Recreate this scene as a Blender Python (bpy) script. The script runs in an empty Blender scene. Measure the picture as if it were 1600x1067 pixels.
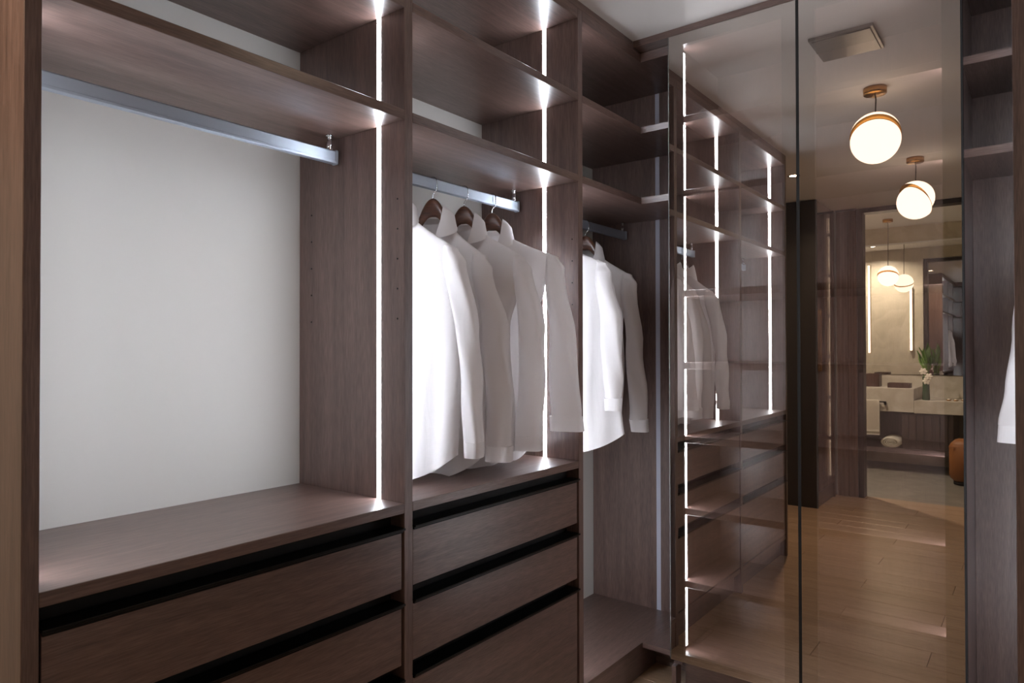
import bpy, bmesh, math, random
from mathutils import Vector, Matrix
random.seed(7)
C = bpy.context.scene.collection
SC = bpy.context.scene
# ------------------------------------------------------------------ scale and camera
A = 1.4                # metres per layout unit (aisle unit)
H = 1.024              # camera height in layout units
F_PX, YAW, PITCH, ROLL = 1074.17, math.radians(37.606), math.radians(0.5797), math.radians(-0.0935)
def W(x, y, z): return Vector((x*A, y*A, (z+H)*A))
fw = Vector((-math.sin(YAW)*math.cos(PITCH), math.cos(YAW)*math.cos(PITCH), math.sin(PITCH)))
rt = Vector((math.cos(YAW), math.sin(YAW), 0)); up = rt.cross(fw)
r2 = math.cos(ROLL)*rt + math.sin(ROLL)*up; u2 = -math.sin(ROLL)*rt + math.cos(ROLL)*up
cam_d = bpy.data.cameras.new('camera'); cam = bpy.data.objects.new('camera', cam_d); C.objects.link(cam)
cam_d.sensor_width = 36; cam_d.sensor_fit = 'HORIZONTAL'; cam_d.lens = F_PX/1600*36; cam_d.clip_start = .02
m = Matrix.Identity(4)
for i in range(3): m[i][0] = r2[i]; m[i][1] = u2[i]; m[i][2] = -fw[i]; m[i][3] = W(0, 0, 0)[i]
cam.matrix_world = m
SC.camera = cam
def ray(u, v): return (fw*F_PX + r2*(u-800) + u2*(533.5-v))   # direction of a photo pixel
# ------------------------------------------------------------------ world, exposure
wd = bpy.data.worlds.new('world'); SC.world = wd; wd.use_nodes = True
wd.node_tree.nodes['Background'].inputs[0].default_value = (.75, .8, .9, 1)
wd.node_tree.nodes['Background'].inputs[1].default_value = .3
SC.view_settings.view_transform = 'Standard'; SC.view_settings.look = 'None'
SC.view_settings.gamma = 1; SC.view_settings.use_curve_mapping = False
SC.view_settings.exposure = 0.1
LED_E, GLOBE_E, DOWN_W, BATH_W = 62.0, 3.0, 20.0, 48.0
# ------------------------------------------------------------------ materials
def mat_new(name):
    m = bpy.data.materials.new(name); m.use_nodes = True; nt = m.node_tree
    return m, nt, nt.nodes['Principled BSDF']
def lin(r, g, b):
    f = lambda c: (c/255/12.92) if c/255 <= .04045 else ((c/255+.055)/1.055)**2.4
    return (f(r), f(g), f(b), 1)
def plain(name, col, rough=.6, metal=0, spec=.5):
    m, nt, p = mat_new(name); p.inputs['Base Color'].default_value = col
    p.inputs['Roughness'].default_value = rough; p.inputs['Metallic'].default_value = metal
    p.inputs['Specular IOR Level'].default_value = spec
    # faint unevenness so no surface is dead flat
    n = nt.nodes.new('ShaderNodeTexNoise'); n.inputs['Scale'].default_value = 60; n.inputs['Detail'].default_value = 3
    b = nt.nodes.new('ShaderNodeBump'); b.inputs['Strength'].default_value = .02
    nt.links.new(n.outputs['Fac'], b.inputs['Height']); nt.links.new(b.outputs[0], p.inputs['Normal'])
    return m
def emit(name, col, s):
    m = bpy.data.materials.new(name); m.use_nodes = True; nt = m.node_tree
    nt.nodes.remove(nt.nodes['Principled BSDF'])
    e = nt.nodes.new('ShaderNodeEmission'); e.inputs[0].default_value = col; e.inputs[1].default_value = s
    nt.links.new(e.outputs[0], nt.nodes['Material Output'].inputs[0]); return m
def wood(name, axis, dark, mid, light, rough=.33, fine=1.0, spec=.9, coarse=1.0):
    m, nt, p = mat_new(name); N = nt.nodes.new; L = nt.links.new
    tc = N('ShaderNodeTexCoord'); oi = N('ShaderNodeObjectInfo')
    mul = N('ShaderNodeMath'); mul.operation = 'MULTIPLY'; mul.inputs[1].default_value = 37.0
    L(oi.outputs['Random'], mul.inputs[0])
    add = N('ShaderNodeVectorMath'); add.operation = 'ADD'; L(tc.outputs['Object'], add.inputs[0]); L(mul.outputs[0], add.inputs[1])
    def mapped(along, across):
        mp = N('ShaderNodeMapping'); s = [across]*3; s['xyz'.index(axis)] = along
        mp.inputs['Scale'].default_value = s; L(add.outputs[0], mp.inputs[0]); return mp
    n1 = N('ShaderNodeTexNoise'); n1.inputs['Scale'].default_value = 1; n1.inputs['Detail'].default_value = 5; n1.inputs['Distortion'].default_value = .6
    L(mapped(1.6*coarse, 34*coarse).outputs[0], n1.inputs[0])
    n2 = N('ShaderNodeTexNoise'); n2.inputs['Scale'].default_value = 1; n2.inputs['Detail'].default_value = 3
    L(mapped(22, 400*fine).outputs[0], n2.inputs[0])
    mx = N('ShaderNodeMix'); mx.data_type = 'FLOAT'; mx.inputs[0].default_value = .55
    L(n1.outputs['Fac'], mx.inputs[2]); L(n2.outputs['Fac'], mx.inputs[3])
    cr = N('ShaderNodeValToRGB'); e = cr.color_ramp.elements
    e[0].position = .33; e[0].color = dark; e[1].position = .68; e[1].color = light
    k = e.new(.5); k.color = mid
    L(mx.outputs[0], cr.inputs[0]); L(cr.outputs[0], p.inputs['Base Color'])
    p.inputs['Roughness'].default_value = rough; p.inputs['Specular IOR Level'].default_value = spec
    b = N('ShaderNodeBump'); b.inputs['Strength'].default_value = .06; b.inputs['Distance'].default_value = .001
    L(n2.outputs['Fac'], b.inputs['Height']); L(b.outputs[0], p.inputs['Normal'])
    return m
WD, WM, WL = lin(78, 60, 54), lin(103, 81, 74), lin(125, 101, 93)
wood_v = wood('walnut_vertical', 'z', WD, WM, WL)
wood_y = wood('walnut_along', 'y', WD, WM, WL)
wood_x = wood('walnut_across', 'x', WD, WM, WL)
wood_dk = wood('dark_vanity_oak', 'z', lin(48, 38, 34), lin(62, 50, 45), lin(76, 62, 56))
oak = wood('oak_floor', 'x', lin(146, 118, 92), lin(172, 142, 114), lin(192, 162, 134), rough=.3, fine=.5, coarse=.45)
white_panel = plain('cream_back_panel', lin(216, 213, 208), .55)
ceil_paint = plain('ceiling_paint', lin(222, 220, 218), .8)
alu = plain('brushed_aluminium', lin(184, 194, 206), .5, 1)
chrome = plain('chrome', lin(205, 205, 210), .12, 1)
black_m = plain('black_metal', lin(14, 13, 13), .35, .6)
dark_int = plain('black_recess', lin(10, 9, 9), .6)
brass = plain('brass', lin(190, 140, 72), .25, 1)
opal_off = plain('unlit_diffuser', lin(188, 190, 205), .4)
led = emit('led_cool_white', (.86, .91, 1.0, 1), LED_E)
globe_m = emit('opal_globe_light', (1.0, .80, .60, 1), GLOBE_E)
bar_m = emit('vanity_light_bar', (1.0, .86, .66, 1), 4.0)
def cloth(name, col):
    m, nt, p = mat_new(name); N = nt.nodes.new; L = nt.links.new
    p.inputs['Base Color'].default_value = col; p.inputs['Roughness'].default_value = .85; p.inputs['Specular IOR Level'].default_value = .2
    tr = N('ShaderNodeBsdfTranslucent'); tr.inputs[0].default_value = col
    mx = N('ShaderNodeMixShader'); mx.inputs[0].default_value = .42
    n = N('ShaderNodeTexNoise'); n.inputs['Scale'].default_value = 9; n.inputs['Detail'].default_value = 3; n.inputs['Distortion'].default_value = 1
    tc = N('ShaderNodeTexCoord'); mp = N('ShaderNodeMapping'); mp.inputs['Scale'].default_value = (1.4, 1.4, .5)
    L(tc.outputs['Object'], mp.inputs[0]); L(mp.outputs[0], n.inputs[0])
    b = N('ShaderNodeBump'); b.inputs['Strength'].default_value = .22; b.inputs['Distance'].default_value = .02
    L(n.outputs['Fac'], b.inputs['Height']); L(b.outputs[0], p.inputs['Normal'])
    L(p.outputs[0], mx.inputs[1]); L(tr.outputs[0], mx.inputs[2]); L(mx.outputs[0], nt.nodes['Material Output'].inputs[0])
    return m
shirt_m = cloth('white_cotton', lin(245, 242, 242))
towel_m = cloth('towel_cotton', lin(238, 232, 220))
curtain_m = cloth('mauve_curtain', lin(168, 142, 132))
hanger_m = wood('hanger_wood', 'x', lin(58, 32, 20), lin(92, 56, 38), lin(120, 78, 55), rough=.3, fine=.4)
def coated_glass():
    m = bpy.data.materials.new('bronze_coated_glass'); m.use_nodes = True; nt = m.node_tree
    nt.nodes.remove(nt.nodes['Principled BSDF']); N = nt.nodes.new; L = nt.links.new
    g = N('ShaderNodeBsdfGlossy'); g.inputs['Color'].default_value = (.55, .51, .475, 1); g.inputs['Roughness'].default_value = 0
    t = N('ShaderNodeBsdfTransparent'); t.inputs[0].default_value = (.30, .28, .27, 1)
    a = N('ShaderNodeAddShader'); L(g.outputs[0], a.inputs[0]); L(t.outputs[0], a.inputs[1]); L(a.outputs[0], nt.nodes['Material Output'].inputs[0])
    return m
def clear_face():
    m = bpy.data.materials.new('clear_glass_face'); m.use_nodes = True; nt = m.node_tree
    nt.nodes.remove(nt.nodes['Principled BSDF'])
    t = nt.nodes.new('ShaderNodeBsdfTransparent'); t.inputs[0].default_value = (.98, .99, .98, 1)
    nt.links.new(t.outputs[0], nt.nodes['Material Output'].inputs[0]); return m
glass_m, clear_m = coated_glass(), clear_face()
edge_m = plain('glass_edge', lin(120, 122, 118), .25, .3)
mirror_m = plain('silvered_mirror', (.86, .86, .84, 1), .0, 1)
def stone(name, c1, c2, rough=.35):
    m, nt, p = mat_new(name); N = nt.nodes.new; L = nt.links.new
    tc = N('ShaderNodeTexCoord'); n = N('ShaderNodeTexNoise'); n.inputs['Scale'].default_value = 3.5; n.inputs['Detail'].default_value = 8; n.inputs['Distortion'].default_value = 1.5
    L(tc.outputs['Object'], n.inputs[0]); cr = N('ShaderNodeValToRGB'); e = cr.color_ramp.elements
    e[0].position = .35; e[0].color = c1; e[1].position = .65; e[1].color = c2
    L(n.outputs['Fac'], cr.inputs[0]); L(cr.outputs[0], p.inputs['Base Color']); p.inputs['Roughness'].default_value = rough
    return m
stone_wall = stone('travertine', lin(176, 166, 148), lin(196, 186, 168))
stone_top = stone('vanity_stone', lin(180, 172, 158), lin(206, 199, 186))
stone_floor = stone('grey_floor_stone', lin(118, 114, 106), lin(142, 136, 126))
leather = plain('tan_leather', lin(138, 86, 42), .55)
bowl_m = plain('dark_bronze', lin(70, 46, 34), .4, .3)
leaf_m = plain('leaf_green', lin(104, 146, 48), .5)
petal_m = plain('white_petal', lin(240, 232, 218), .6)
vase_m = plain('green_glass', lin(50, 78, 46), .12)
grille_m = plain('grey_grille', lin(150, 146, 142), .35, .4)
door_dark = plain('dark_bronze_frame', lin(46, 38, 33), .4, .2)
# ------------------------------------------------------------------ helpers
WORLD = {}
def put(o, loc, parent):
    base = WORLD[parent.name] if parent else Vector((0, 0, 0))
    o.location = loc - base; WORLD[o.name] = Vector(loc)
    if parent: o.parent = parent
def tag(o, label=None, cat=None, group=None, kind=None):
    for k, v in (('label', label), ('category', cat), ('group', group), ('kind', kind)):
        if v: o[k] = v
    return o
def thing(name, loc, label, cat, group=None, rz=0):
    o = bpy.data.objects.new(name, None); o.empty_display_size = .05; C.objects.link(o)
    put(o, Vector(loc), None); o.rotation_euler.z = rz
    return tag(o, label, cat, group)
def mesh_obj(name, me, mats, loc, parent=None):
    o = bpy.data.objects.new(name, me); C.objects.link(o)
    for mm in (mats if isinstance(mats, (list, tuple)) else [mats]): me.materials.append(mm)
    put(o, Vector(loc), parent); return o
def from_bm(bm, name, smooth=False):
    me = bpy.data.meshes.new(name); bmesh.ops.recalc_face_normals(bm, faces=bm.faces)
    bm.to_mesh(me); bm.free()
    if smooth:
        for p in me.polygons: p.use_smooth = True
    return me
def box_bm(sx, sy, sz, bev):
    bm = bmesh.new(); bmesh.ops.create_cube(bm, size=1)
    bmesh.ops.scale(bm, vec=(sx, sy, sz), verts=bm.verts)
    bev = min(bev, .3*min(sx, sy, sz))
    if bev > 1e-5: bmesh.ops.bevel(bm, geom=list(bm.edges), offset=bev, segments=1, affect='EDGES')
    return bm
def box(name, x0, x1, y0, y1, z0, z1, mat, parent=None, bev=.0012):
    """box in layout units"""
    a, b = W(x0, y0, z0), W(x1, y1, z1)
    d = b - a
    me = from_bm(box_bm(abs(d.x), abs(d.y), abs(d.z), bev), name)
    return mesh_obj(name, me, mat, (a+b)/2, parent)
def prism(name, pts, z0, z1, mat, parent=None):
    """vertical prism over a layout-unit polygon"""
    cx = sum(p[0] for p in pts)/len(pts); cy = sum(p[1] for p in pts)/len(pts)
    loc = W(cx, cy, (z0+z1)/2); bm = bmesh.new(); h = (z1-z0)*A/2
    vs = [bm.verts.new(((x-cx)*A, (y-cy)*A, -h)) for x, y in pts]
    f = bm.faces.new(vs); r = bmesh.ops.extrude_face_region(bm, geom=[f])
    for v in r['geom']:
        if isinstance(v, bmesh.types.BMVert): v.co.z = h
    return mesh_obj(name, from_bm(bm, name), mat, loc, parent)
def tube_pts(bm, pts, r, n=8, cap=True):
    rings = []; prev = None
    for i, p in enumerate(pts):
        t = (pts[min(i+1, len(pts)-1)] - pts[max(i-1, 0)]).normalized()
        if prev is None: prev = t.orthogonal().normalized()
        nrm = (prev - t*prev.dot(t)).normalized(); prev = nrm; bi = t.cross(nrm)
        rr = r[i] if isinstance(r, (list, tuple)) else r
        rings.append([bm.verts.new(p + (nrm*math.cos(a)+bi*math.sin(a))*rr) for a in [2*math.pi*k/n for k in range(n)]])
    for a, b in zip(rings, rings[1:]):
        for k in range(n): bm.faces.new((a[k], a[(k+1) % n], b[(k+1) % n], b[k]))
    if cap: bm.faces.new(rings[0]); bm.faces.new(rings[-1])
def tube(name, pts, r, mat, loc, parent=None, n=8):
    bm = bmesh.new(); tube_pts(bm, [Vector(p) for p in pts], r, n)
    return mesh_obj(name, from_bm(bm, name, True), mat, loc, parent)
def lathe(name, prof, mat, loc, parent=None, n=32):
    bm = bmesh.new(); rings = []
    for r, z in prof: rings.append([bm.verts.new((r*math.cos(2*math.pi*k/n), r*math.sin(2*math.pi*k/n), z)) for k in range(n)])
    for a, b in zip(rings, rings[1:]):
        for k in range(n): bm.faces.new((a[k], a[(k+1) % n], b[(k+1) % n], b[k]))
    if prof[0][0] > 1e-4: bm.faces.new(rings[0])
    if prof[-1][0] > 1e-4: bm.faces.new(rings[-1])
    bmesh.ops.remove_doubles(bm, verts=bm.verts, dist=1e-5)
    me = from_bm(bm, name, True)
    o = mesh_obj(name, me, mat, loc, parent)
    return o
def struct(o): o['kind'] = 'structure'; return o
# ------------------------------------------------------------------ layout (units)
FX, BX = -1.0, -1.3447                       # front and back plane of the left run
D0, D1, D2 = (.3042, .324), (.9492, .9718), (1.5958, 1.6185)
YC, YP, YG = 1.9684, 2.2464, 1.9173          # corner return, end panel, glass plane
S1, S2 = (.4555, .4753), (.6791, .6985)      # shelves bottom/top
CT = (-.3256, -.3062)                        # counter
BASE = (-.940, -.9236); CEIL = .9547; TOPB = (.905, .933)
XG0, XG1, XGM = -.881, -.146, -.5125         # glass cabinet
RX, RB, RW = -.040, .31, .75                          # right run front / back
DW = -1.37                                   # wall with the bathroom doorway
MY = -3.09                                   # bathroom mirror plane
LX = -1.075                                  # led strip line in the dividers
# ------------------------------------------------------------------ structure
fl = struct(box('floor', BX, RW, DW-.06, 2.32, -H-.06, -H-.008, dark_int))
py = DW-.06; k = 0; pw = .135
while py < 2.32-.01:
    cut = [BX, -.95, .2, RW] if k % 3 == 0 else ([BX, -.3, RW] if k % 3 == 1 else [BX, -.62, .45, RW])
    for x0, x1 in zip(cut, cut[1:]):
        box('plank', x0+.0006, x1-.0006, py+.0006, min(py+pw, 2.32)-.0006, -H-.010, -H, oak, fl, .0015)
    py += pw; k += 1
struct(box('ceiling', -2.2, RW+.05, DW-.06, 2.36, CEIL, CEIL+.05, ceil_paint))
struct(box('wall_left', BX-.06, BX-.006, .3, 2.36, -H, CEIL, ceil_paint))
struct(box('wall_back', BX-.06, RB+.05, YP+.04, YP+.1, -H, CEIL, ceil_paint))
struct(box('wall_right', RW, RW+.05, DW-.06, D2[1], -H, CEIL, ceil_paint))
struct(box('wall_right_corner', RB, RW, D2[1], YP+.04, -H, CEIL, ceil_paint))
struct(box('wall_passage', -2.2, -2.15, DW-.06, .3, -H, CEIL, ceil_paint))
struct(box('wall_passage_end', -2.2, BX-.006, .3, .35, -H, CEIL, ceil_paint))
struct(box('floor_passage', -2.2, BX, DW-.06, .3, -H-.06, -H, oak))
# wall with the doorway (opening from x=-.965 to -.08)
DX0, DX1, DT = -.965, -.08, .935
wl = struct(box('wall_doorway', -2.2, DX0-.03, DW-.06, DW, -H, CEIL, ceil_paint))
struct(box('wall_doorway_right', DX1+.03, RW+.05, DW-.06, DW, -H, CEIL, ceil_paint))
struct(box('wall_doorway_head', DX0-.03, DX1+.03, DW-.06, DW, DT+.01, CEIL, ceil_paint))
dr = thing('trim_1', W(DX0, DW, -H), None, None); dr['kind'] = 'structure'
box('jamb', DX0-.035, DX0, DW-.075, DW+.02, -H, DT+.02, door_dark, dr)
box('jamb', DX1, DX1+.035, DW-.075, DW+.02, -H, DT+.02, door_dark, dr)
box('head', DX0, DX1, DW-.075, DW+.02, DT-.012, DT+.02, door_dark, dr)
# bathroom shell
BXL, BXR, BCE = -2.0, .75, 1.08
struct(box('floor_bathroom', BXL, BXR, MY-.05, DW-.06, -H-.06, -H-.002, stone_floor))
struct(box('ceiling_bathroom', BXL, BXR, MY-.05, DW-.06, BCE, BCE+.05, ceil_paint))
struct(box('wall_bathroom_back', BXL, BXR, MY-.08, MY-.03, -H, BCE, stone_wall))
struct(box('wall_bathroom_left', BXL-.05, BXL, MY-.05, DW-.06, -H, BCE, stone_wall))
struct(box('wall_bathroom_right', BXR, BXR+.05, MY-.05, DW-.06, -H, BCE, stone_wall))
for nm, x0, x1, z0 in (('wall_bathroom_front', BXL, DX0-.04, -H), ('wall_bathroom_front_right', DX1+.04, BXR, -H), ('wall_bathroom_front_head', DX0-.04, DX1+.04, DT+.025)):
    struct(box(nm, x0, x1, DW-.085, DW-.06, z0, BCE, stone_wall))
# ------------------------------------------------------------------ left run
G_LED = None
def led_strip(parent, yface, side, z0, z1, mat=led, x=LX, wd=.0105):
    """strip set in a divider face; side -1 = face looking to -Y"""
    t = .0006
    y0, y1 = (yface-t, yface+t*.5) if side < 0 else (yface-t*.5, yface+t)
    nm = 'led_strip' if mat is led else 'led_channel'
    return box(nm, x-wd/2, x+wd/2, y0, y1, z0, z1, mat, parent, 0)
ZLED = [(CT[1], S1[0]), (S1[1], S2[0]), (S2[1], TOPB[0])]
def rail(parent, y0, y1, x=-1.2, posts=None):
    r = box('hanging_rail', x-.006, x+.006, y0, y1, .396, .424, alu, parent, .004)
    box('rail_groove', x+.004, x+.0075, y0, y1-.004, .396, .4015, alu, r, .001)
    box('rail_groove', x-.0075, x-.004, y0, y1-.004, .396, .4015, alu, r, .001)
    for yy in posts:
        c = W(x, yy, .424)
        p = lathe('rail_bracket', [(0, -.002), (.0085, -.002), (.0085, .022), (.0065, .024), (.0065, (S1[0]-.424)*A-.004), (.0105, (S1[0]-.424)*A-.004), (.0105, (S1[0]-.424)*A)], chrome, c, parent, 16)
    for yy in (y0, y1):
        box('rail_end_cap', x-.0085, x+.0085, yy-.005, yy+.003, .3945, .4255, alu, parent, .003)
def drawer(parent, y0, y1, z0, z1):
    g = .0035
    d = box('drawer', FX-.020, FX-.004, y0+g, y1-g, z0, z1, wood_y, parent)
    box('drawer_body', FX-.3, FX-.021, y0+.012, y1-.012, z0+.004, z1-.012, dark_int, d)
    box('handle_lip', FX-.036, FX+.006, y0+.002, y1-.002, z1-.001, z1+.0035, black_m, d, .0008)
    box('handle_flange', FX-.0042, FX+.0012, y0+g, y1-g, z1-.006, z1-.001, black_m, d, .0006)
def shelf_pin(parent, yface, side, x, z):
    return tube('shelf_pin_hole', [(0, 0, 0), (0, side*.0012, 0)], .0028, dark_int, W(x, yface, z), parent, 8)
DRZ = [(-.475, -.357), (-.625, -.505), (-.915, -.654)]
def bay(label, y0, y1, left, right, own_left, lx=LX):
    u = thing('wardrobe_unit', W(FX, (y0+y1)/2, -H), label, 'wardrobe', 'fitted wardrobe units')
    if own_left: box('side_panel', BX, FX, left[0], left[1], -H, TOPB[1], wood_v, u)
    box('side_panel', BX, FX, right[0], right[1], -H, TOPB[1], wood_v, u)
    box('back_panel', BX-.005, BX, y0, y1, CT[1]-.02, TOPB[0], white_panel, u, 0)
    box('counter', BX, FX, y0, y1, CT[0], CT[1], wood_y, u)
    box('shelf', BX, FX, y0, y1, S1[0], S1[1], wood_y, u)
    box('shelf', BX, FX, y0, y1, S2[0], S2[1], wood_y, u)
    box('top_panel', BX, FX, y0, y1, TOPB[0], TOPB[1], wood_y, u)
    box('plinth', BX+.02, FX-.03, y0, y1, -H, -.93, wood_y, u)
    box('base_panel', BX, FX-.004, y0, y1, -.940, -.920, wood_y, u)
    box('recess_panel', FX-.046, FX-.040, y0, y1, -.92, CT[0], dark_int, u, 0)
    for z0, z1 in DRZ: drawer(u, y0, y1, z0, z1)
    rail(u, y0+.012, y1-.013, posts=[y1-.028, y0+.028])
    for z0, z1 in ZLED:
        led_strip(u, y0, 1, z0, z1, led, lx if lx == LX else lx+.014); led_strip(u, y1, -1, z0, z1, led, lx)
    for zz in (.30, .24, .18, .12, .06):
        shelf_pin(u, y1, -1, -1.02, zz); shelf_pin(u, y1, -1, -1.30, zz)
    return u
u1 = bay('empty wardrobe bay with bare hanging rail above wooden counter and drawers', D0[1], D1[0], D0, D1, True)
u2_ = bay('wardrobe bay where four white shirts hang above a counter with three drawers', D1[1], D2[0], D1, D2, False, -1.112)
hd = box('cornice', BX, FX, D0[0], YG, TOPB[1], CEIL, wood_y); tag(hd, 'long walnut cornice strip closing the shirt wardrobes against the ceiling', 'cornice')
# corner unit
u3 = thing('corner_wardrobe', W(FX, 1.9, -H), 'open corner wardrobe bay with shirts hanging over a low base shelf', 'wardrobe', 'fitted wardrobe units')
Lp = [(BX, D2[1]), (FX, D2[1]), (FX, YC), (XG0, YC), (XG0, YP), (BX, YP)]
for z0, z1, nm in ((S1[0], S1[1], 'shelf'), (S2[0], S2[1], 'shelf'), (TOPB[0], TOPB[1], 'top_panel'), (BASE[0], BASE[1], 'base_panel')):
    prism(nm, Lp, z0, z1, wood_y, u3)
    # pale cut edge on the short return
    box('edge_band', FX+.0005, XG0, YC-.0012, YC+.001, z0, z1, wood_x, u3, 0)
box('end_panel', BX, XG0, YP, YP+.02, -H, TOPB[1], wood_v, u3)
box('back_panel', BX-.005, BX, D2[1], YP, BASE[1], TOPB[0], white_panel, u3, 0)
box('plinth', FX-.022, FX-.002, D2[1], YC+.10, -H, BASE[0], wood_y, u3)
box('plinth', FX-.02, XG0, YC+.10, YC+.12, -H, BASE[0], wood_x, u3)
for z0, z1 in [(BASE[1], S1[0]), (S1[1], S2[0]), (S2[1], TOPB[0])]:
    led_strip(u3, YP, -1, z0, z1, opal_off, -1.077, .016)
    led_strip(u3, D2[1], 1, z0, z1)
rail(u3, D2[1]+.012, YP-.013, posts=[YP-.028, D2[1]+.03])
# ------------------------------------------------------------------ glass cabinet
g = thing('glass_cabinet', W(XGM, YG, -H), 'tall display cabinet with two bronze tinted reflective glass doors', 'cabinet')
SP = .02; GY = YG+.022
box('side_panel', XG0, XG0+SP+.006, GY, YP+.02, -.945, TOPB[1], wood_v, g)
box('side_panel', XG1-SP-.006, XG1, GY, YP+.02, -H, TOPB[1], wood_v, g)
box('back_panel', XG0, XG1, YP, YP+.02, -H, TOPB[1], wood_v, g)
box('top_panel', XG0, XG1, GY, YP, .905, TOPB[1], wood_x, g)
box('bottom_panel', XG0, XG1, GY, YP, -.925, -.9055, wood_x, g)
box('plinth', XG0+.03, XG1-.02, YG+.035, YG+.055, -H, -.94, wood_x, g)
box('plinth_post', XG0, XG0+.014, YG+.004, YG+.04, -H, -.945, wood_v, g)
for zc in (.688, .4655, .164, -.053, -.273, -.488, -.705):
    box('shelf', XG0+SP+.006, XG1-SP-.006, YG+.032, YP, zc-.010, zc+.010, wood_x, g)
zz = [-.9055, -.705, -.488, -.273, -.053, .164, .4655, .688, .905]
for z0, z1 in zip(zz, zz[1:]):
    box('led_strip', XG0+SP+.005, XG0+SP+.0078, YG+.034, YG+.056, z0+.011, z1-.011, led, g, 0)
    box('led_strip', XG1-SP-.0078, XG1-SP-.005, YG+.034, YG+.056, z0+.011, z1-.011, led, g, 0)
box('header', FX, RX, YG, YC+.03, .9345, CEIL, wood_x, g)
def door(x0, x1, hinge_left):
    zb, zt, fwid = -.9245, .933, .038
    a, b = W(x0, YG, zb), W(x1, YG+.004, zt); d = b-a
    bm = bmesh.new(); bmesh.ops.create_cube(bm, size=1); bmesh.ops.scale(bm, vec=d, verts=bm.verts); bm.normal_update()
    for f in bm.faces:
        f.material_index = 0 if f.normal.y < -.5 else (1 if f.normal.y > .5 else 2)
    me = bpy.data.meshes.new('door'); bm.to_mesh(me); bm.free()
    o = mesh_obj('door', me, [glass_m, clear_m, edge_m], (a+b)/2, g)
    y0, y1 = YG+.0045, YG+.020
    box('frame_stile', x0+.001, x0+fwid, y0, y1, zb, zt, door_dark, o, 0)
    box('frame_stile', x1-fwid, x1-.001, y0, y1, zb, zt, door_dark, o, 0)
    box('frame_rail', x0+fwid, x1-fwid, y0, y1, zb, zb+fwid*.55, door_dark, o, 0)
    box('frame_rail', x0+fwid, x1-fwid, y0, y1, zt-fwid*.8, zt, door_dark, o, 0)
    return o
door(XG0, XGM-.004, True); door(XGM+.004, XG1, False)
box('door_gasket', XGM-.0045, XGM+.0045, YG+.0015, YG+.02, -.9245, .933, dark_int, g, 0)
box('door_gasket', XG1, XG1+.004, YG-.0005, YG+.0235, -.9245, .933, dark_int, g, 0)
box('edge_trim', XG0-.0022, XG0-.0002, YG-.0005, YG+.02, -.9245, .933, edge_m, g, 0)
# ------------------------------------------------------------------ right run corner
u4 = thing('corner_wardrobe', W(RX, 1.9, -H), 'narrow corner wardrobe bay against the right edge of the glass cabinet', 'wardrobe', 'fitted wardrobe units')
box('side_panel', RX, RB, D2[0], D2[1], -H, TOPB[1], wood_v, u4)
Rp = [(XG1, YC), (RX, YC), (RX, D2[1]), (RB, D2[1]), (RB, YP), (XG1, YP)]
for z0, z1, nm in ((S1[0], S1[1], 'shelf'), (S2[0], S2[1], 'shelf'), (TOPB[0], TOPB[1], 'top_panel'), (BASE[0], BASE[1], 'base_panel')):
    prism(nm, Rp, z0, z1, wood_y, u4)
    box('edge_band', XG1, RX-.0005, YC-.0012, YC+.001, z0, z1, wood_x, u4, 0)
box('end_panel', XG1, RB, YP, YP+.02, -H, TOPB[1], wood_v, u4)
box('plinth', XG1, RX+.03, YC+.03, YC+.05, -H, BASE[0], wood_x, u4)
box('hanging_rail', .154, .166, D2[1]+.01, YP-.01, .396, .424, alu, u4, .004)
for z0, z1 in [(BASE[1], S1[0]), (S1[1], S2[0]), (S2[1], TOPB[0])]:
    led_strip(u4, D2[1], 1, z0, z1, led, .037).name = 'led_strip_offscreen'
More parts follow.
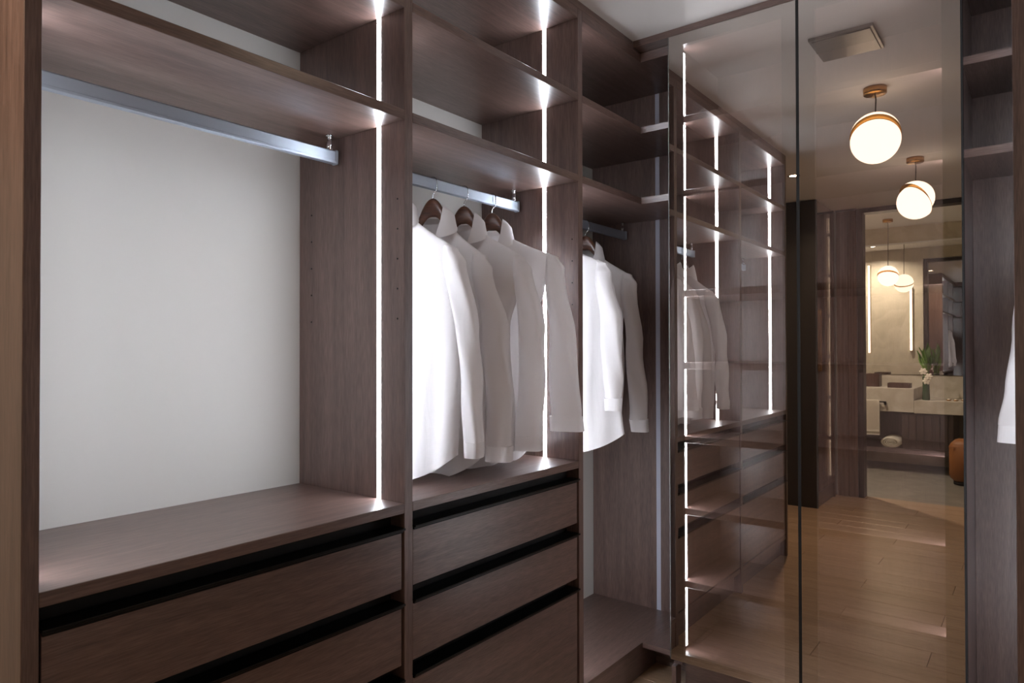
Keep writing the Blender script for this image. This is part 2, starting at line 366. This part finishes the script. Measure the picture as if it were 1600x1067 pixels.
# ------------------------------------------------------------------ shirts and hangers
def hit(hook, al, u, v, off=0.0):
    """photo pixel -> (s, z) in metres on the upright plane that the shirt hangs in (off = metres towards the camera)"""
    o = W(0, 0, 0); d = ray(u, v); e1 = Vector((math.cos(al), math.sin(al), 0)); n = Vector((-math.sin(al), math.cos(al), 0))
    hk = W(hook[0], hook[1], 0); t = (hk - n*off - o).dot(n)/d.dot(n); p = o + d*t
    return (p-hk).dot(e1), p.z
def interp(tab, x):
    if x <= tab[0][0]: return tab[0][1]
    for (a, fa), (b, fb) in zip(tab, tab[1:]):
        if x <= b:
            k = (x-a)/(b-a); k = k*k*(3-2*k); return fa+(fb-fa)*k
    return tab[-1][1]
def shirt(hook, al, zc, sh_r, z_sh, r_edge, z_hem, sleeve, cuff, label, group, hl=.2, d0=.042, seed=0, flip=1, front=-1, hang_label=None, sleeve_off=.02, hem_drop=.04, zmin=0):
    """hook (x,y) units; metres in the local frame: x along the shoulders, y depth, z up"""
    rnd = random.Random(seed); ph = [rnd.uniform(0, 6.28) for _ in range(8)]
    base = W(hook[0], hook[1], 0); base.z = 0
    t = thing('shirt', (base.x, base.y, z_hem), label, 'shirt', group, al)
    z_off = z_hem
    nz, nt = 40, 72
    def bodyp(v, a):
        # v 0 top .. 1 hem, a angle
        c, s = math.cos(a), math.sin(a)
        hemz = z_hem + .05*abs(c)**2.5 - hem_drop*(s*front > 0)*(1-abs(c))
        hemz = max(hemz, zmin + .004*(1+math.sin(a*5+ph[6])))
        ztop = zc - (.055*(1-abs(c))**.7 if s*front > 0 else 0)
        z = ztop + (hemz-ztop)*v; drop = zc-z
        shd = zc-z_sh
        k = min(1, drop/shd)
        wr = .062 + (sh_r-.062)*k**1.25 if k < 1 else interp([(shd, sh_r), (shd+.12, (sh_r+r_edge)/2+.004), (shd+.25, r_edge), (1.2, r_edge+.012)], drop)
        hr = hl*.95
        wl = .062 + (hr-.062)*k**1.25 if k < 1 else hr
        w = wr if c > 0 else wl
        dd = d0*(.55+.45*min(1, drop/.25)) + .012*min(1, drop/.7)
        x = w*(abs(c)**.8)*(1 if c > 0 else -1); y = dd*(abs(s)**.75)*(1 if s > 0 else -1)
        am = .004+.021*min(1, max(0, drop-.12)/.5)
        am *= d0/.042
        y += am*(math.sin(x*38+ph[0]+z*1.3)*.6 + math.sin(x*71+ph[1]-z*2.1)*.35 + math.sin(x*21+z*3.2+ph[2])*.5)*(.35+.65*abs(s))
        x += am*.5*math.sin(z*9+ph[3])*abs(c)
        return Vector((x*flip, y, z-z_off))
    bm = bmesh.new(); rows = []
    for i in range(nz+1): rows.append([bm.verts.new(bodyp(i/nz, 2*math.pi*j/nt)) for j in range(nt)])
    for a, b in zip(rows, rows[1:]):
        for j in range(nt): bm.faces.new((a[j], a[(j+1) % nt], b[(j+1) % nt], b[j]))
    body = bpy.data.objects.new('body', from_bm(bm, 'body', True)); 
    def child(o, mat, par=t):
        C.objects.link(o); o.data.materials.append(mat); o.parent = par; return o
    child(body, shirt_m)
    # placket
    bm = bmesh.new(); pr = []
    for i in range(5, nz+1):
        row = []
        for q in (-.018, -.014, .014, .018):
            # find the angle for this x on the front half
            lo, hi = (0.0, math.pi)
            best = min((abs(bodyp(i/nz, front*(.05+3.04*jj/60)).x - q*flip), .05+3.04*jj/60) for jj in range(61))[1]
            p = bodyp(i/nz, front*best); p.x = q*flip
            row.append(bm.verts.new(p + Vector((0, front*(.003 if abs(q) < .016 else .0), 0))))
        pr.append(row)
    for a, b in zip(pr, pr[1:]):
        for j in range(3): bm.faces.new((a[j], a[j+1], b[j+1], b[j]))
    pk = child(bpy.data.objects.new('placket', from_bm(bm, 'placket', True)), shirt_m)
    for i in (9, 14, 19, 24, 29, 34):
        p = bodyp(i/nz, front*math.pi/2); bt = bmesh.new()
        bmesh.ops.create_cone(bt, cap_ends=True, segments=10, radius1=.0055, radius2=.005, depth=.003, matrix=Matrix.Translation((0, p.y+front*.0055, p.z)) @ Matrix.Rotation(math.pi/2, 4, 'X'))
        child(bpy.data.objects.new('button', from_bm(bt, 'button', False)), button_m, pk)
    # yoke seams / collar
    nb = 60; gap = .95; bm = bmesh.new(); rows = []
    for i in range(nb+1):
        f = i/nb; ang = front*math.pi/2 + gap + (2*math.pi-2*gap)*f
        edge = min(f, 1-f); fr = max(0, 1-edge/.2); sd = -1 if f < .5 else 1
        rx, ry = .066, .054; row = []
        for k_, dz, sw in ((1.0, -.008, 0), (1.02, .004, 0), (1.03, .022+.022*fr, 0), (1.07, .028+.026*fr, .05), (1.20, .022+.018*fr, .16), (1.26+.12*fr, .0-.006*fr, .32), (1.33+.22*fr, -.018-.05*fr, .55)):
            an = ang + sd*sw*fr*fr
            row.append(bm.verts.new(Vector((rx*k_*math.cos(an)*flip, ry*k_*math.sin(an), zc-z_off+dz))))
        rows.append(row)
    for a, b in zip(rows, rows[1:]):
        for j in range(6): bm.faces.new((a[j], a[j+1], b[j+1], b[j]))
    child(bpy.data.objects.new('collar', from_bm(bm, 'collar', True)), shirt_m)
    # sleeves
    def sleeve_mesh(pts, seedk, sx):
        bm = bmesh.new(); rings = []; n = 28; m_ = 26
        for i in range(m_+1):
            f = i/m_*(len(pts)-1); k = min(int(f), len(pts)-2); e = f-k; e2 = e*e*(3-2*e)
            P = [pts[k][j]+(pts[k+1][j]-pts[k][j])*(e if j in (1,) else e2) for j in range(5)]
            x, z, hw, y, dd = P
            ring = []
            for j in range(n):
                a = 2*math.pi*j/n; c, s = math.cos(a), math.sin(a)
                am = .005*min(1, i/6)
                xx = x + hw*(abs(c)**.85)*(1 if c > 0 else -1) + am*.6*math.sin(z*22+seedk)
                yy = y + dd*(abs(s)**.85)*(1 if s > 0 else -1) + am*(math.sin(a*3+z*14+seedk)+.7*math.sin(z*31+a+seedk))
                ring.append(bm.verts.new((xx*sx, yy, z-z_off)))
            rings.append(ring)
        for a, b in zip(rings, rings[1:]):
            for j in range(n): bm.faces.new((a[j], a[(j+1) % n], b[(j+1) % n], b[j]))
        bm.faces.new(rings[0])
        return from_bm(bm, 'sleeve', True)
    def cuff_mesh(p0, p1, sx):
        bm = bmesh.new(); rings = []; n = 28
        for (x, z, hw, y, dd), g_ in ((p0, .97), (p0, 1.05), (p1, 1.05), (p1, .97)):
            rings.append([bm.verts.new(((x+hw*g_*math.copysign(abs(math.cos(2*math.pi*j/n))**.6, math.cos(2*math.pi*j/n)))*sx, y+dd*g_*math.copysign(abs(math.sin(2*math.pi*j/n))**.6, math.sin(2*math.pi*j/n)), z-z_off)) for j in range(n)])
        for a, b in zip(rings, rings[1:]):
            for j in range(n): bm.faces.new((a[j], a[(j+1) % n], b[(j+1) % n], b[j]))
        return from_bm(bm, 'cuff', False)
    sv = child(bpy.data.objects.new('sleeve', sleeve_mesh(sleeve, ph[4], flip)), shirt_m)
    child(bpy.data.objects.new('cuff', cuff_mesh(sleeve[-1], cuff, flip)), shirt_m, sv)
    # far sleeve hangs straight against the body
    lx = hl*.93
    fs = [(lx*.98, z_sh+.014, .008, 0, .01), (lx*1.02, z_sh-.01, .024, 0, .026), (lx*.97, z_sh-.08, .05, .0, .034), (lx*.98, z_sh-.3, .045, .01, .032), (lx*.97, z_sh-.52, .04, .01, .028)]
    fs = [(a*.905, b, c, d, e) for a, b, c, d, e in fs]
    sl = child(bpy.data.objects.new('sleeve', sleeve_mesh(fs, ph[5], -flip)), shirt_m)
    e = fs[-1]; child(bpy.data.objects.new('cuff', cuff_mesh(e, (e[0], e[1]-.055, e[2]*.98, e[3], e[4]), -flip)), shirt_m, sl)
    # hanger
    hg = thing('coat_hanger', (base.x, base.y, zc), hang_label, 'hanger', 'wooden hangers in the shirts', al)
    bm = bmesh.new(); rings = []; n = 14; L_, R_ = -hl*.70, sh_r*.74
    for i in range(33):
        f = i/32; x = L_+(R_-L_)*f; hs = sh_r if x > 0 else hl*.95
        k = abs(x)/hs
        zl = lambda q: zc - (zc-z_sh)*max(0, (q-.062)/(hs-.062))**.8 - .034
        hump = zc+.088; q0 = .075
        zt = zl(abs(x)) if abs(x) > q0 else hump-(hump-zl(q0))*(abs(x)/q0)**2
        hh = .034*(1-.6*min(1, 1.4*k)); th = .010+.001*k
        rings.append([bm.verts.new((x*flip, th*math.cos(2*math.pi*j/n) , zt-hh+hh*math.sin(2*math.pi*j/n)-zc)) for j in range(n)])
    for a, b in zip(rings, rings[1:]):
        for j in range(n): bm.faces.new((a[j], a[(j+1) % n], b[(j+1) % n], b[j]))
    bm.faces.new(rings[0]); bm.faces.new(rings[-1])
    child(bpy.data.objects.new('hanger_arm', from_bm(bm, 'hanger_arm', True)), hanger_m, hg)
    zb_, zt_ = (.396+H)*A-zc, (.424+H)*A-zc; r = .0155      # rail underside and top
    pts = [Vector((0, 0, .06)), Vector((0, 0, zb_-.020)), Vector((.004*flip, 0, zb_-.013)), Vector((.012*flip, 0, zb_-.006)), Vector((r*flip, 0, zb_+.003))]
    for k in range(13):
        a = math.pi*k/12
        pts.append(Vector((r*math.cos(a)*flip, 0, zt_-.0112+r*math.sin(a))))
    pts.append(Vector((-r*flip, 0, zt_-.022))); pts.append(Vector((-r*1.15*flip, 0, zt_-.027)))
    bm = bmesh.new(); tube_pts(bm, pts, .0018, 6)
    child(bpy.data.objects.new('hanger_hook', from_bm(bm, 'hanger_hook', True)), chrome, hg)
    return t
button_m = plain('pearl_button', lin(225, 222, 215), .25)
ZC = (.312+H)*A; ZCT = (CT[1]+H)*A+.0005
AL = math.radians(20)
GS = 'white shirts hanging in the middle bay'
def aisle_shirt(hook_y, al, sh_px, edge_px, hem_px, sl_px, cuff_px, label, hl_label, group, hw=.03, dd=.034, off=.015, **kw):
    hk = (-1.2, hook_y)
    s_sh, z_sh = hit(hk, al, *sh_px); s_e, _ = hit(hk, al, *edge_px); _, z_h = hit(hk, al, *hem_px)
    path = []
    for u, v, w in sl_px:
        s, z = hit(hk, al, u, v, off); s2, _ = hit(hk, al, u+w, v, off); path.append((s, z, (s2-s), -off, dd))
    u, v, w = cuff_px; s, z = hit(hk, al, u, v, off); s2, _ = hit(hk, al, u+w, v, off)
    s1_, z1_, w1_ = path[0][0], path[0][1], path[0][2]
    path[:2] = [(s_sh-.034, z_sh+.012, .010, 0, .010), (s_sh-.016, z_sh-.006, .024, 0, .024), (s_sh-.002, z_sh-.05, .036, -off*.4, .032)]
    zcol = kw.pop('zc', ZC)
    return shirt(hk, al, zcol, s_sh, z_sh, s_e, z_h, path, (s, z, s2-s, -off, dd), label, group, hang_label=hl_label, **kw)
aisle_shirt(1.102, AL, (712, 386), (716, 560), (660, 733), [(708, 388, 14), (724, 430, 17), (732, 520, 17), (737, 610, 16), (741, 690, 13)], (741, 714, 12),
    'white shirt hanging first beside the divider of the empty bay', 'wooden hanger in the shirt beside the divider of the empty bay', GS, seed=1, hl=.19, d0=.032, zmin=ZCT)
aisle_shirt(1.235, AL, (756, 398), (760, 560), (720, 729), [(752, 398, 14), (766, 440, 17), (774, 520, 19), (779, 620, 20), (780, 696, 19)], (780, 720, 19),
    'white shirt second from the divider of the empty bay', 'wooden hanger second from the divider of the empty bay', GS, seed=2, hl=.19, d0=.032, zmin=ZCT)
aisle_shirt(1.352, AL, (818, 400), (800, 560), (770, 722), [(813, 402, 14), (827, 440, 18), (832, 520, 20), (830, 620, 21), (827, 680, 20)], (826, 703, 20),
    'white shirt third from the divider of the empty bay', 'wooden hanger third from the divider of the empty bay', GS, seed=3, hl=.19, zmin=ZCT)
aisle_shirt(1.468, AL, (868, 400), (832, 560), (815, 716), [(860, 404, 12), (872, 440, 15), (878, 520, 20), (882, 600, 23), (884, 650, 24)], (886, 673, 25),
    'white shirt with outstretched cuff hanging last before the bright light strip', 'wooden hanger nearest the rail end beside the bright light strip', GS, seed=4, hl=.19, zmin=ZCT)
GC = 'white shirts hanging in the corner bay'
aisle_shirt(1.80, AL, (945, 410), (972, 600), (940, 695), [(938, 412, 10), (950, 450, 14), (955, 520, 16), (957, 590, 16), (958, 622, 13)], (958, 641, 12),
    'cool white shirt hanging nearer the shirt bay in the open corner', 'wooden hanger in the corner bay shirt with the gathered cuff', GC, seed=5, hl=.19, off=.05)
aisle_shirt(1.96, AL, (984, 428), (972, 560), (950, 684), [(976, 430, 8), (986, 462, 11), (991, 540, 13), (996, 610, 15), (998, 655, 14)], (1000, 674, 13),
    'white shirt hanging behind another one beside the grey channel panel', 'wooden hanger in the corner bay nearest the grey channel panel', GC, seed=6, hl=.19)
# shirt in the right-hand corner (mirror-handed)
zs = ZC-.15
shirt((.16, 1.86), math.radians(-14), ZC, .25, zs, .235, (-.30+H)*A, [(.228, zs+.014, .008, 0, .01), (.242, zs-.004, .024, 0, .026), (.252, zs-.06, .038, -.01, .034), (.262, zs-.25, .04, -.01, .034), (.285, zs-.42, .04, -.01, .03), (.298, zs-.53, .04, -.01, .028)], (.302, zs-.585, .04, -.01, .028),
    'white shirt whose sleeve peeks past the brown panel by the glass cabinet', None, hl=.19, seed=8, flip=-1, hang_label='wooden hanger holding the shirt behind the brown panel')
# ------------------------------------------------------------------ ceiling fittings
def pendant(x, y, zg, rg, nrm, label, ceil=CEIL, slide=.017):
    t = thing('pendant_lamp', W(x, y, ceil), label, 'lamp', 'split globe pendant lamps')
    c = W(x, y, ceil)
    lathe('canopy', [(0, -.034), (.052, -.034), (.055, -.031), (.055, 0), (0, 0)], brass, c, t, 32)
    zc_ = (zg-ceil)*A; R = rg*A
    tube('cord', [(0, 0, -.03), (.004, 0, -.06), (0, 0, zc_+R*.8)], .0035, dark_int, c, t)
    zz = -Vector(nrm).normalized(); xx = (Vector((0, 0, 1)) - zz*zz.z).normalized(); yy = zz.cross(xx)
    rot = Matrix((xx, yy, zz)).transposed().to_4x4()
    for sgn in (1, -1):
        bm = bmesh.new(); n = 40; rings = []
        for i in range(13):
            a = math.pi/2*i/12
            rings.append([bm.verts.new((R*math.cos(a)*math.cos(2*math.pi*k/n), R*math.cos(a)*math.sin(2*math.pi*k/n), sgn*(R*math.sin(a)+.003))) for k in range(n)])
        for a, b in zip(rings, rings[1:]):
            for k in range(n): bm.faces.new((a[k], a[(k+1) % n], b[(k+1) % n], b[k]))
        bmesh.ops.remove_doubles(bm, verts=bm.verts, dist=1e-5)
        bmesh.ops.transform(bm, matrix=rot @ Matrix.Translation((sgn*slide*A*.5, 0, 0)), verts=bm.verts)
        h = mesh_obj('globe_half', from_bm(bm, 'globe_half', True), globe_m, c+Vector((0, 0, zc_)), t)
        bm = bmesh.new(); bmesh.ops.create_cone(bm, cap_ends=True, segments=40, radius1=R*1.01, radius2=R*1.01, depth=.003)
        bmesh.ops.transform(bm, matrix=rot @ Matrix.Translation((sgn*slide*A*.5, 0, sgn*.0015)), verts=bm.verts)
        mesh_obj('brass_disc', from_bm(bm, 'brass_disc'), brass, c+Vector((0, 0, zc_)), h)
    return t
pendant(-.478, 1.026, .770, .084, (.12, .72, -.68), 'split globe pendant lamp with wide brass crescent beside the square ceiling panel')
pendant(-.4965, -.136, .742, .087, (-.548, .548, -.56), 'split globe pendant lamp with slanting brass rim before the bathroom doorway')
pendant(-1.018, -2.67, .604, .080, (0, .45, -.9), 'split globe pendant lamp hanging before the bathroom mirror', BCE)
gr = thing('ceiling_panel', W(-.475, 1.505, CEIL), 'square grey metal panel flush with the ceiling near a pendant lamp', 'ceiling panel')
box('panel_frame', -.565, -.385, 1.41, 1.60, CEIL-.010, CEIL, grille_m, gr)
box('panel_plate', -.557, -.393, 1.418, 1.592, CEIL-.0135, CEIL-.0095, grille_m, gr)
def downlight(x, y, ceil, watts, col, label, size=.07, group='recessed downlights'):
    t = thing('downlight', W(x, y, ceil), label, 'downlight', group)
    lathe('trim_ring', [(.034, 0), (.046, 0), (.046, -.004), (.034, -.002)], chrome, W(x, y, ceil), t, 24)
    lathe('lens', [(0, -.002), (.033, -.002), (.033, 0), (0, 0)], emit('downlight_lens', col+(1,), 25), W(x, y, ceil), t, 24)
    l = bpy.data.lights.new('downlight_bulb_offscreen', 'AREA'); l.shape = 'DISK'; l.size = size; l.energy = watts; l.color = col; l.spread = math.radians(150)
    o = bpy.data.objects.new('downlight_bulb_offscreen', l); C.objects.link(o); put(o, W(x, y, ceil)-Vector((0, 0, .006)), t)
WARM = (1.0, .80, .60)
downlight(-1.08, -.13, CEIL, DOWN_W, WARM, 'small recessed downlight above the passage at the wardrobe end')
downlight(-1.42, -1.85, BCE, BATH_W, (1.0, .9, .77), 'small recessed downlight in the bathroom ceiling, mirrored above the vanity')
# ------------------------------------------------------------------ end of the room: cabinet, curtain
e = thing('end_cabinet', W(-1.24, -1.1, -H), 'dark tall end cabinet with a narrow glass front beside the curtain', 'cabinet')
EX0, EX1, EY0, EY1 = -1.62, -1.135, -1.30, -.83
box('side_panel', EX0, EX1, EY1-.02, EY1, -H, CEIL-.004, plain('black_brown_lacquer', lin(34, 27, 23), .4), e)
box('side_panel', EX0, EX1, EY0, EY0+.02, -H, CEIL-.004, wood_v, e)
box('back_panel', EX0, EX0+.02, EY0+.02, EY1-.02, -H, CEIL-.004, wood_v, e)
for zc in (-.90, -.62, -.34, -.06, .22, .50, .78):
    box('shelf', EX0+.02, EX1-.02, EY0+.02, EY1-.02, zc-.01, zc+.01, wood_y, e)
box('plinth', EX0+.02, EX1-.01, EY0+.02, EY1-.02, -H, -.93, wood_y, e)
dd_ = box('door', EX1-.006, EX1, EY0+.02, EY1-.02, -.92, CEIL-.01, glass_m, e, 0)
box('frame_stile', EX1-.012, EX1-.0065, EY1-.06, EY1-.02, -.92, CEIL-.01, door_dark, dd_, 0)
box('handle', EX1, EX1+.012, EY1-.07, EY1-.06, -.15, .25, brass, dd_)
box('led_strip', EX1-.032, EX1-.024, EY0+.0195, EY0+.022, -.88, .9, bar_m, e, 0)
# curtain
bm = bmesh.new(); n = 90; x0, x1, yc = -1.128, -1.0, DW+.035
cols = []
for i in range(n+1):
    f = i/n; x = (x0+(x1-x0)*f)*A; y = yc*A + .011*math.sin(f*2*math.pi*3.5)+.003*math.sin(f*31+1)
    cols.append([bm.verts.new((x, y, z)) for z in (0.006, .9, 1.8, (CEIL+H)*A-.012)])
for a, b in zip(cols, cols[1:]):
    for j in range(3): bm.faces.new((a[j], b[j], b[j+1], a[j+1]))
r = bmesh.ops.solidify(bm, geom=list(bm.faces), thickness=.003)
cu = thing('curtain', W(-1.06, yc, -H), 'mauve brown curtain with soft vertical folds beside the bathroom doorway', 'curtain')
me = from_bm(bm, 'curtain_fabric', True)
ob = bpy.data.objects.new('curtain_fabric', me); C.objects.link(ob); me.materials.append(curtain_m); ob.parent = cu; ob.location = -WORLD[cu.name]
box('curtain_track', -1.13, -1.0, yc-.012, yc+.012, CEIL-.012, CEIL, door_dark, cu)
# ------------------------------------------------------------------ bathroom
MX0, MX1, MZ0, MZ1 = -1.75, .3, -.235, .917
mr = thing('bathroom_mirror', W((MX0+MX1)/2, MY, MZ0), 'large frameless mirror above the bathroom vanity', 'mirror')
box('mirror_glass', MX0, MX1, MY-.012, MY, MZ0, MZ1, mirror_m, mr, 0)
box('mirror_top_trim', MX0, MX1, MY-.03, MY+.006, MZ1, MZ1+.014, ceil_paint, mr, 0)
lb = thing('light_bar', W(-1.235, MY, 0), 'slim upright light bar mounted on the bathroom mirror', 'light bar')
box('light_tube', -1.243, -1.227, MY+.012, MY+.028, -.045, .745, bar_m, lb); box('bar_back', -1.246, -1.224, MY, MY+.012, -.05, .75, brass, lb)
lb = thing('light_bar', W(-1.12, DW-.085, 0), 'slim upright light bar on the stone wall, seen in the mirror', 'light bar')
box('light_tube', -1.13, -1.108, DW-.113, DW-.097, -.03, .66, bar_m, lb); box('bar_back', -1.134, -1.104, DW-.097, DW-.084, -.035, .665, brass, lb)
VY = -2.62; VX0, VXM, VX1 = -1.75, -.83, .3
v = thing('vanity', W(-.9, (VY+MY)/2, -H), 'stone topped bathroom vanity with raised ledge and dark drawers', 'vanity')
box('stone_ledge', VX0, VXM, MY-.03, VY, -.53, -.335, stone_top, v, .004)
box('counter', VXM, VX1, MY-.03, VY, -.535, -.43, stone_top, v, .004)
box('backsplash', VX0, VX1, MY-.03, MY-.01, -.43, MZ0-.004, stone_top, v)
dv = box('drawer', -.92, -.585, VY-.09, VY-.02, -.83, -.54, wood_dk, v); 
for k in range(6): box('flute', -.915+.055*k, -.872+.055*k, VY-.02, VY-.012, -.82, -.55, wood_dk, dv)
box('drawer_body', -.92, -.585, MY-.03, VY-.09, -.83, -.54, wood_dk, v)
box('side_panel', VX0, VX0+.03, MY-.03, VY-.02, -.83, -.53, wood_dk, v)
box('niche_back', VX0+.03, -.92, MY-.03, MY+.0, -.83, -.53, wood_dk, v)
box('shelf', VX0, -.5, MY-.03, VY, -.865, -.83, wood_dk, v)
box('end_panel', -.585, -.56, MY-.03, VY-.02, -.83, -.535, wood_dk, v)
box('towel_bar', -1.24, -1.03, VY+.022, VY+.03, -.455, -.445, black_m, v)
box('towel_bar_bracket', -1.045, -1.03, VY, VY+.024, -.475, -.445, black_m, v); box('towel_bar_bracket', -1.24, -1.225, VY, VY+.024, -.475, -.445, black_m, v)
# hanging towel
def folded_towel():
    x0, x1 = -1.21, -1.075; t = thing('hand_towel', W(-1.14, VY+.02, -.73), 'cream towel draped over the bar on the vanity front', 'towel')
    bm = bmesh.new(); prof = []
    for k in range(9): prof.append((-.0105, -.73+.033*k))
    for k in range(7): a = math.pi*k/6; prof.append((-.0105*math.cos(a), -.445+.012*math.sin(a)))
    for k in range(9): prof.append((.013+.001*k, -.455-.034*k))
    cols = []
    for i in range(13):
        x = x0+(x1-x0)*i/12
        cols.append([bm.verts.new(Vector(((x+1.14)*A, (p[0]+.002*math.sin(i*1.1+p[1]*9))*A, (p[1]+.73)*A))) for p in prof])
    for a, b in zip(cols, cols[1:]):
        for j in range(len(prof)-1): bm.faces.new((a[j], b[j], b[j+1], a[j+1]))
    bmesh.ops.solidify(bm, geom=list(bm.faces), thickness=.006)
    mesh_obj('towel_fabric', from_bm(bm, 'towel_fabric', True), towel_m, W(-1.14, VY+.026, -.73), t)
    box('hem_band', x0+.002, x1-.002, VY+.046, VY+.052, -.70, -.685, towel_m, t)
folded_towel()
def towel_roll(x, z, label):
    t = thing('rolled_towel', W(x, VY-.1, z-.045), label, 'towel')
    bm = bmesh.new(); rings = []; n = 30
    for i, (yy, rr) in enumerate(((-.12, .0), (-.12, .04), (-.115, .052), (-.1, .056), (.085, .056), (.1, .052), (.104, .042))):
        rings.append([bm.verts.new((rr*1.35*A*math.cos(2*math.pi*k/n), yy*A, rr*.8*A*math.sin(2*math.pi*k/n))) for k in range(n)])
    for a, b in zip(rings, rings[1:]):
        for k in range(n): bm.faces.new((a[k], a[(k+1) % n], b[(k+1) % n], b[k]))
    bmesh.ops.remove_doubles(bm, verts=bm.verts, dist=1e-5)
    mesh_obj('roll_body', from_bm(bm, 'roll_body', True), towel_m, W(x, VY-.1, z), t)
    pts = []; 
    for k in range(60):
        a = k*.35; rr = (.004+.0385*k/59)
        pts.append(Vector((rr*1.35*A*math.cos(a), .106*A, rr*.8*A*math.sin(a))))
    tube('spiral_fold', pts, .0055, towel_m, W(x, VY-.1, z), t, 6)
towel_roll(-1.0, -.832+.047, 'rolled white towel lying on the vanity lower shelf')
def tray(x, y, z, sx, sy, hgt, label):
    t = thing('tray', W(x, y, z), label, 'tray')
    box('tray_base', x-sx, x+sx, y-sy, y+sy, z, z+.006, bowl_m, t)
    for s in (-1, 1):
        box('tray_side', x+s*sx-.004, x+s*sx+.004, y-sy, y+sy, z, z+hgt, bowl_m, t)
        box('tray_side', x-sx, x+sx, y+s*sy-.004, y+s*sy+.004, z, z+hgt, bowl_m, t)
    return t
tray(-1.17, -2.86, -.335, .055, .06, .11, 'tall dark bronze box standing on the vanity ledge')
tray(-.95, -2.75, -.335, .08, .05, .04, 'low dark bronze tray on the raised vanity ledge')
# vase with flowers
vx, vy, vz = -.757, -2.74, -.43
vs = thing('flower_vase', W(vx, vy, vz), 'green glass vase with leaves and white flowers on the vanity', 'vase')
lathe('vase_body', [(0, 0), (.036, 0), (.04, .01), (.036, .12), (.034, .22), (.038, .27), (.033, .27), (.03, .22), (.032, .02), (0, .014)], vase_m, W(vx, vy, vz), vs, 28)
rnd = random.Random(3)
def leaf_mesh():
    bm = bmesh.new(); cols = []
    for i in range(6):
        f = i/5; w = .023*math.sin(math.pi*min(1, f*.95+.05)); cols.append([bm.verts.new((-w, .02*f*f, .17*f)), bm.verts.new((0, .02*f*f-.005, .17*f)), bm.verts.new((w, .02*f*f, .17*f))])
    for a, b in zip(cols, cols[1:]):
        for j in range(2): bm.faces.new((a[j], a[j+1], b[j+1], b[j]))
    bmesh.ops.solidify(bm, geom=list(bm.faces), thickness=.0015)
    return from_bm(bm, 'leaf', True)
lm = leaf_mesh(); lm.materials.append(leaf_m)
for k in range(22):
    o = bpy.data.objects.new('leaf', lm); C.objects.link(o); put(o, W(vx, vy, vz)+Vector((rnd.uniform(-.025, .025), rnd.uniform(-.025, .025), (.22+.013*k))), vs)
    o.rotation_euler = (rnd.uniform(-.3, .3), rnd.uniform(-.35, .35), rnd.uniform(0, 6.28))
for k in range(5): tube('stem', [(0, 0, .02), (rnd.uniform(-.01, .01), rnd.uniform(-.01, .01), .3), (rnd.uniform(-.03, .03), rnd.uniform(-.03, .03), .5)], .0035, leaf_m, W(vx, vy, vz), vs, 6)
for (dx, dy, dz) in ((.035, .05, .27), (-.02, .055, .33), (.01, .04, .22)):
    fl_ = bmesh.new()
    for q in range(6):
        mtx = Matrix.Rotation(q*math.pi/3, 4, 'Y') @ Matrix.Translation((.022, 0, 0)) @ Matrix.Diagonal((1, .35, .7, 1))
        bmesh.ops.create_icosphere(fl_, subdivisions=2, radius=.022, matrix=mtx)
    bmesh.ops.create_icosphere(fl_, subdivisions=1, radius=.010, matrix=Matrix.Translation((0, .008, 0)))
    mesh_obj('flower', from_bm(fl_, 'flower', True), petal_m, W(vx, vy, vz)+Vector((dx, dy, dz)), vs)
# soaps near the basin
for k, (x, y) in enumerate(((-.60, -2.76), (-.55, -2.74), (-.50, -2.78))):
    t = thing('soap_dish', W(x, y, -.43), 'small pale dish with soap on the lower vanity counter', 'dish', 'soap dishes on the vanity')
    lathe('dish', [(0, 0), (.018, 0), (.027, .012), (.025, .012), (.016, .003), (0, .003)], brass, W(x, y, -.43), t, 20)
    lathe('soap', [(0, .003), (.014, .004), (.018, .012), (.013, .02), (0, .023)], petal_m, W(x, y, -.43), t, 16)
# stool
sx_, sy_ = -.45, -2.33
st = thing('stool', W(sx_, sy_, -H), 'tan leather cushion stool with rounded edges by the vanity', 'stool')
b = box_bm(.30, .30, .44, .055); bmesh.ops.bevel(b, geom=list(b.edges), offset=.012, segments=2, affect='EDGES')
mesh_obj('cushion', from_bm(b, 'cushion', True), leather, W(sx_, sy_, -H)+Vector((0, 0, .25)), st)
lathe('base_ring', [(0, 0), (.12, 0), (.12, .035), (0, .035)], dark_int, W(sx_, sy_, -H), st, 32)
tube('seam', [(.152*math.cos(a)/max(abs(math.cos(a)), abs(math.sin(a)))*.97, .152*math.sin(a)/max(abs(math.cos(a)), abs(math.sin(a)))*.97, .40) for a in [2*math.pi*k/48 for k in range(49)]], .003, leather, W(sx_, sy_, -H), st, 6)
